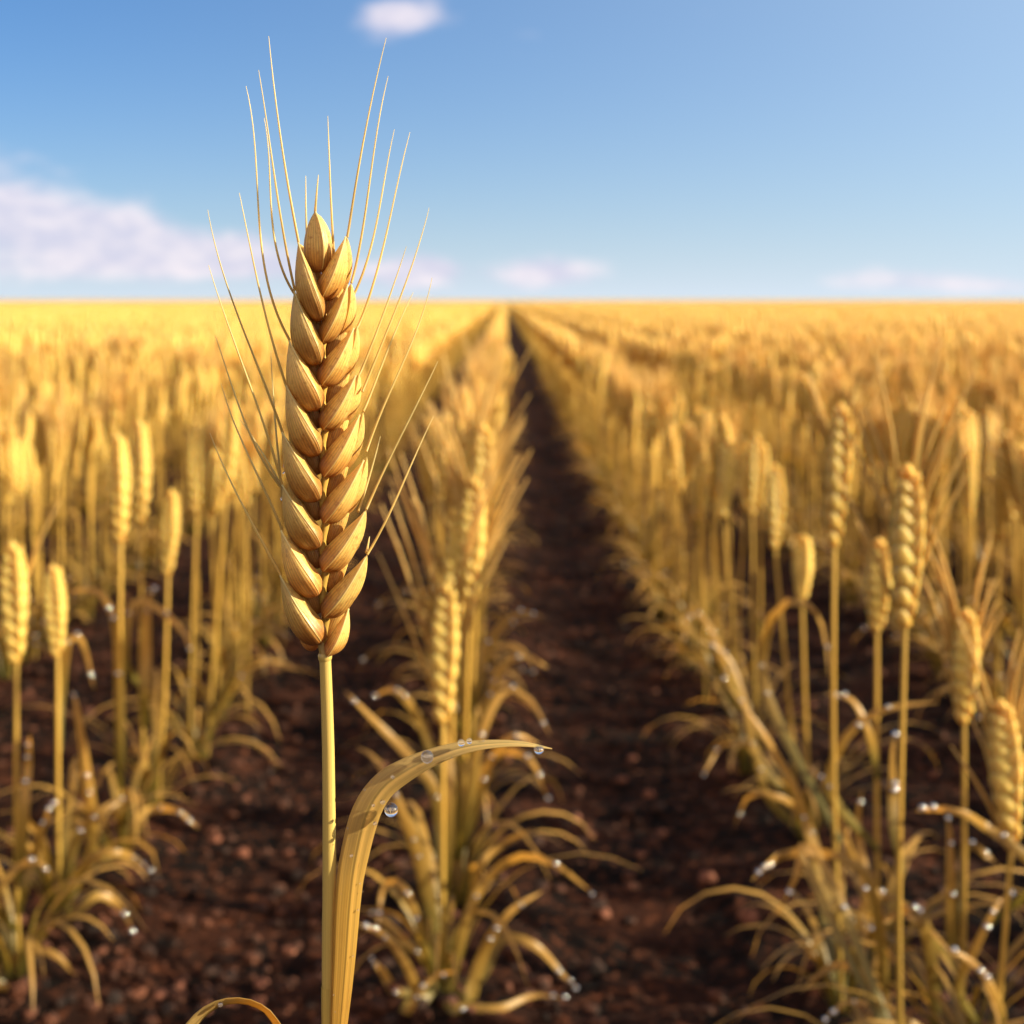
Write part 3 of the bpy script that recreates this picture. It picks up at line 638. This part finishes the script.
for label, fx, D, ears, lvs, nl in NEAR:
    rg = np.random.default_rng(100 + n_near); n_near += 1
    rootp = np.array([fx, D, float(soil_z(np.array(fx), np.array(D)))]); NEARPOS.append((fx, D)); til = []
    for eb, et, aw, la in ears:
        b0 = at(*eb, D) - rootp; t0 = at(*et, D) - rootp; t0[1] += rg.normal(0, .008)
        f = np.array([b0[0] * .55 + rg.normal(0, .004), rg.normal(0, .01), -.01])
        til.append((f, b0, t0, aw, la * 1.35, rg.normal(0, .12)))
    p = make_plant_parts(rg, til, nl + 9, 0, False, True, W=.052 if 'central row' in label else .0445, stem_r=.0034)
    for dl, wpx, pts in lvs:
        Q3 = [at(x, y, dl + .010 * i * rg.normal()) - rootp for i, (x, y) in enumerate(pts)]
        q0 = Q3[0]; anchor = np.array([til[0][0][0], til[0][0][1], max(0.0, q0[2] - .8 * math.hypot(q0[0] - til[0][0][0], q0[1]) - .03)])
        P = spline([anchor] + Q3, 16)
        if P[:, 2].min() < .004: P[:, 2] = np.maximum(P[:, 2], .004)
        mbl = p.part('leaf'); tl = rg.normal(.5, .3)
        h = P[-1] - P[0]; vs = unit(np.array([-h[1], h[0], 0]) + np.array([0, .35, .5]) + 1e-4)
        T = unit(np.gradient(P, axis=0)); sdv = np.cross(T, np.array([.15, -1, .5]))
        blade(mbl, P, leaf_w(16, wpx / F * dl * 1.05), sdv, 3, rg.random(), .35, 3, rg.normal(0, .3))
        if rg.random() < .9:
            for i in rg.choice(np.arange(6, 16), 3 if len(pts) > 3 else 2, replace=False): DEW_SPOTS.append((P[i] + rootp + np.array([0, -.002, -.001 if rg.random() < .4 else .003]), D))
    realise(p, label, None, tuple(rootp))

# ------------------------------------------------------------------ the rest of the individually seen plants
HV = []
def variant(seed, lod, n, aw, nl=8):
    r_ = np.random.default_rng(seed); return make_plant_parts(r_, random_tillers(r_, n, aw=aw), nl, lod)
ORD = {-7: 'seventh', -6: 'sixth', -5: 'fifth', -4: 'fourth', -3: 'third', -2: 'second', -1: 'first'}
def row_label(k):
    if k == 0: return ('blurred golden wheat plant of the central row, behind its three front ears', 'wheat plants further along the central row')
    s = 'left' if k < 0 else 'right'; o_ = ORD[-abs(k)]
    return (f'blurred wheat plant in the first row {s} of the centre, behind its front plants' if abs(k) == 1 else f'blurred wheat plant in the {o_} row {s} of the central row',
            f'wheat plants of the {o_} row {s} of the centre')
cand = []
rs = np.random.default_rng(21)
for k in range(-120, 121):
    xr = ROW0 + SP * k; y = 1.4 if abs(k) > 1 else (2.9 if k == 0 else 3.15)
    while y < 42:
        y += .15 + .06 * rs.random()
        cand.append((k, xr + rs.normal(0, .022), y))
def inview(x, y, m=20): u = CX + x / y * F; return -m < u < 1024 + m
vis = sorted([c for c in cand if inview(c[1], c[2])], key=lambda c: c[2])
front = [c for c in vis if abs(c[0]) <= 7][:284]
fs = set(front); far_lim = front[-1][2]
VAR = [variant(300 + i, 0, 4, .75 if i in (1, 4) else (.35 if i in (0, 6) else 0.0), 12) for i in range(8)]
VMESH = []
for p in VAR:
    pl = []
    for nm, q in p.parts:
        V, Q, Cc, Mi = q.arr(); u = np.unique(Mi); lut = np.zeros(8, int); lut[u] = np.arange(len(u))
        pl.append((nm, mesh(nm, V, Q, Cc, lut[Mi], [PM[i] for i in u])))
    VMESH.append(pl)
V1 = [mesh('wheat_plant', *merged(p), PM) for p in VAR]
rs = np.random.default_rng(5)
for k, x, y in front:
    i = int(rs.integers(8)); a = rs.random() * 6.28; sc = .93 + .13 * rs.random(); lab, grp = row_label(k)
    z = float(soil_z(np.array(x), np.array(y)))
    if y < 5.0:
        root = link('wheat_plant', None, None, (x, y, z))
        for nm, me in VMESH[i]: link(nm, me, root)
    else:
        root = link('wheat_plant', V1[i], None, (x, y, z))
    root.rotation_euler = (0, 0, a); root.scale = (sc, sc, sc); tag(root, lab, 'wheat plant', grp)
    if y < 6 and abs(k) <= 2:
        for _ in range(3 if y < 4.5 else 1):
            c, s = math.cos(a), math.sin(a); pn, q = VAR[i].parts[-1 - int(rs.integers(7))]
            g = q.V[0].reshape(-1, 3, 3)[int(rs.integers(5, 9)), 1] * sc
            DEW_SPOTS.append((np.array([x + g[0] * c - g[1] * s, y + g[0] * s + g[1] * c, z + g[2] + .002]), y))
# ------------------------------------------------------------------ the field beyond, which reads as one mass
def tiled(name, variants, spots, kind='stuff', h=1.0):
    arrs = [merged(p) for p in variants]; Vs, Qs, Cs, Ms = [], [], [], []; n = 0
    for x, y, z in spots:
        V, Q, Cc, Mi = arrs[int(rs.integers(len(arrs)))]; a = rs.random() * 6.28; c, s = math.cos(a), math.sin(a); sc = h * (.93 + .13 * rs.random())
        Vs.append(((V * sc) @ np.array([[c, s, 0], [-s, c, 0], [0, 0, 1.0]]) + np.array([x, y, z])).astype(np.float32)); Qs.append(Q + n); Cs.append(Cc.astype(np.float32)); Ms.append(Mi); n += len(V)
    return np.concatenate(Vs), np.concatenate(Qs), np.concatenate(Cs), np.concatenate(Ms)
rest = [c for c in cand if c not in fs and abs(c[1]) < c[2] * .66 + 1.8]
midv = [variant(400 + i, 1, 6, [0, 0, 8, 3][i % 4], 5) for i in range(8)]
farv = [variant(500 + i, 2, 6, 0, 1) for i in range(8)]
near_r = [(x, y, 0) for k, x, y in rest if y < 18 and (y > far_lim or not inview(x, y, 30))]
far_r = [(x, y, 0) for k, x, y in rest if y >= 18]
fr2 = []
for k in range(-140, 141):
    yv = 42.0
    while yv < 130:
        yv += .26 * (1 + (yv - 42) / 70); xv = ROW0 + SP * k + rs.normal(0, .03)
        if abs(xv) < yv * .62 + 2: fr2.append((xv, yv, 0))
A = [tiled('', midv, near_r), tiled('', farv, far_r), tiled('', farv, fr2)]
n = 0; Qs = []
for a in A: Qs.append(a[1] + n); n += len(a[0])
# beyond that only the closed surface of ears shows: a rough canopy that runs on to the horizon
yv = [120.0]
while yv[-1] < 3800: yv.append(yv[-1] * 1.02 + .4)
xv = np.concatenate([-np.geomspace(1900, .31, 120), np.geomspace(.31, 1900, 120)])
XX, YY = np.meshgrid(xv, np.array(yv)); ZZ = .68 + .10 * rs.random(XX.shape); ZZ[0] = 0
mb = MB(); cc = np.zeros(XX.shape + (3,)); cc[..., 1] = .55; cc[..., 2] = rs.random(XX.shape); mb.grid(np.stack([XX, YY, ZZ], -1), cc)
cV, cQ, cC, cM = mb.arr()
o = link('wheat_field', mesh('wheat_field', np.concatenate([a[0] for a in A] + [cV]), np.concatenate(Qs + [cQ + n]), np.concatenate([a[2] for a in A] + [cC]), np.concatenate([a[3] for a in A] + [cM]), PM))
tag(o, kind='stuff')

# ------------------------------------------------------------------ dew in the rows behind
rs = np.random.default_rng(9)
def side_of(x, y):
    k = round((x - ROW0) / SP)
    return k
DL = {0: ('blurred round dewdrop on a leaf of the central row', 'dewdrops on the central row'),
      1: ('blurred round dewdrop on a leaf of the first row right of centre', 'dewdrops on the first right row'),
      -1: ('blurred round dewdrop on a leaf of the first row left of centre', 'dewdrops on the first left row'),
      2: ('blurred round dewdrop on a leaf of the second row right of centre', 'dewdrops on the second right row'),
      -2: ('blurred round dewdrop on a leaf of the second row left of centre', 'dewdrops on the second left row')}
for p, D in DEW_SPOTS:
    k = max(-2, min(2, side_of(p[0], p[1]))); lab, grp = DL[k]
    u, v = CX + p[0] / p[1] * F, CY + (1 - p[2]) / p[1] * F
    if not (4 < u < 1020 and 330 < v < 1020): continue
    dew(p, .0029 + .0019 * rs.random(), lab, grp, DS)
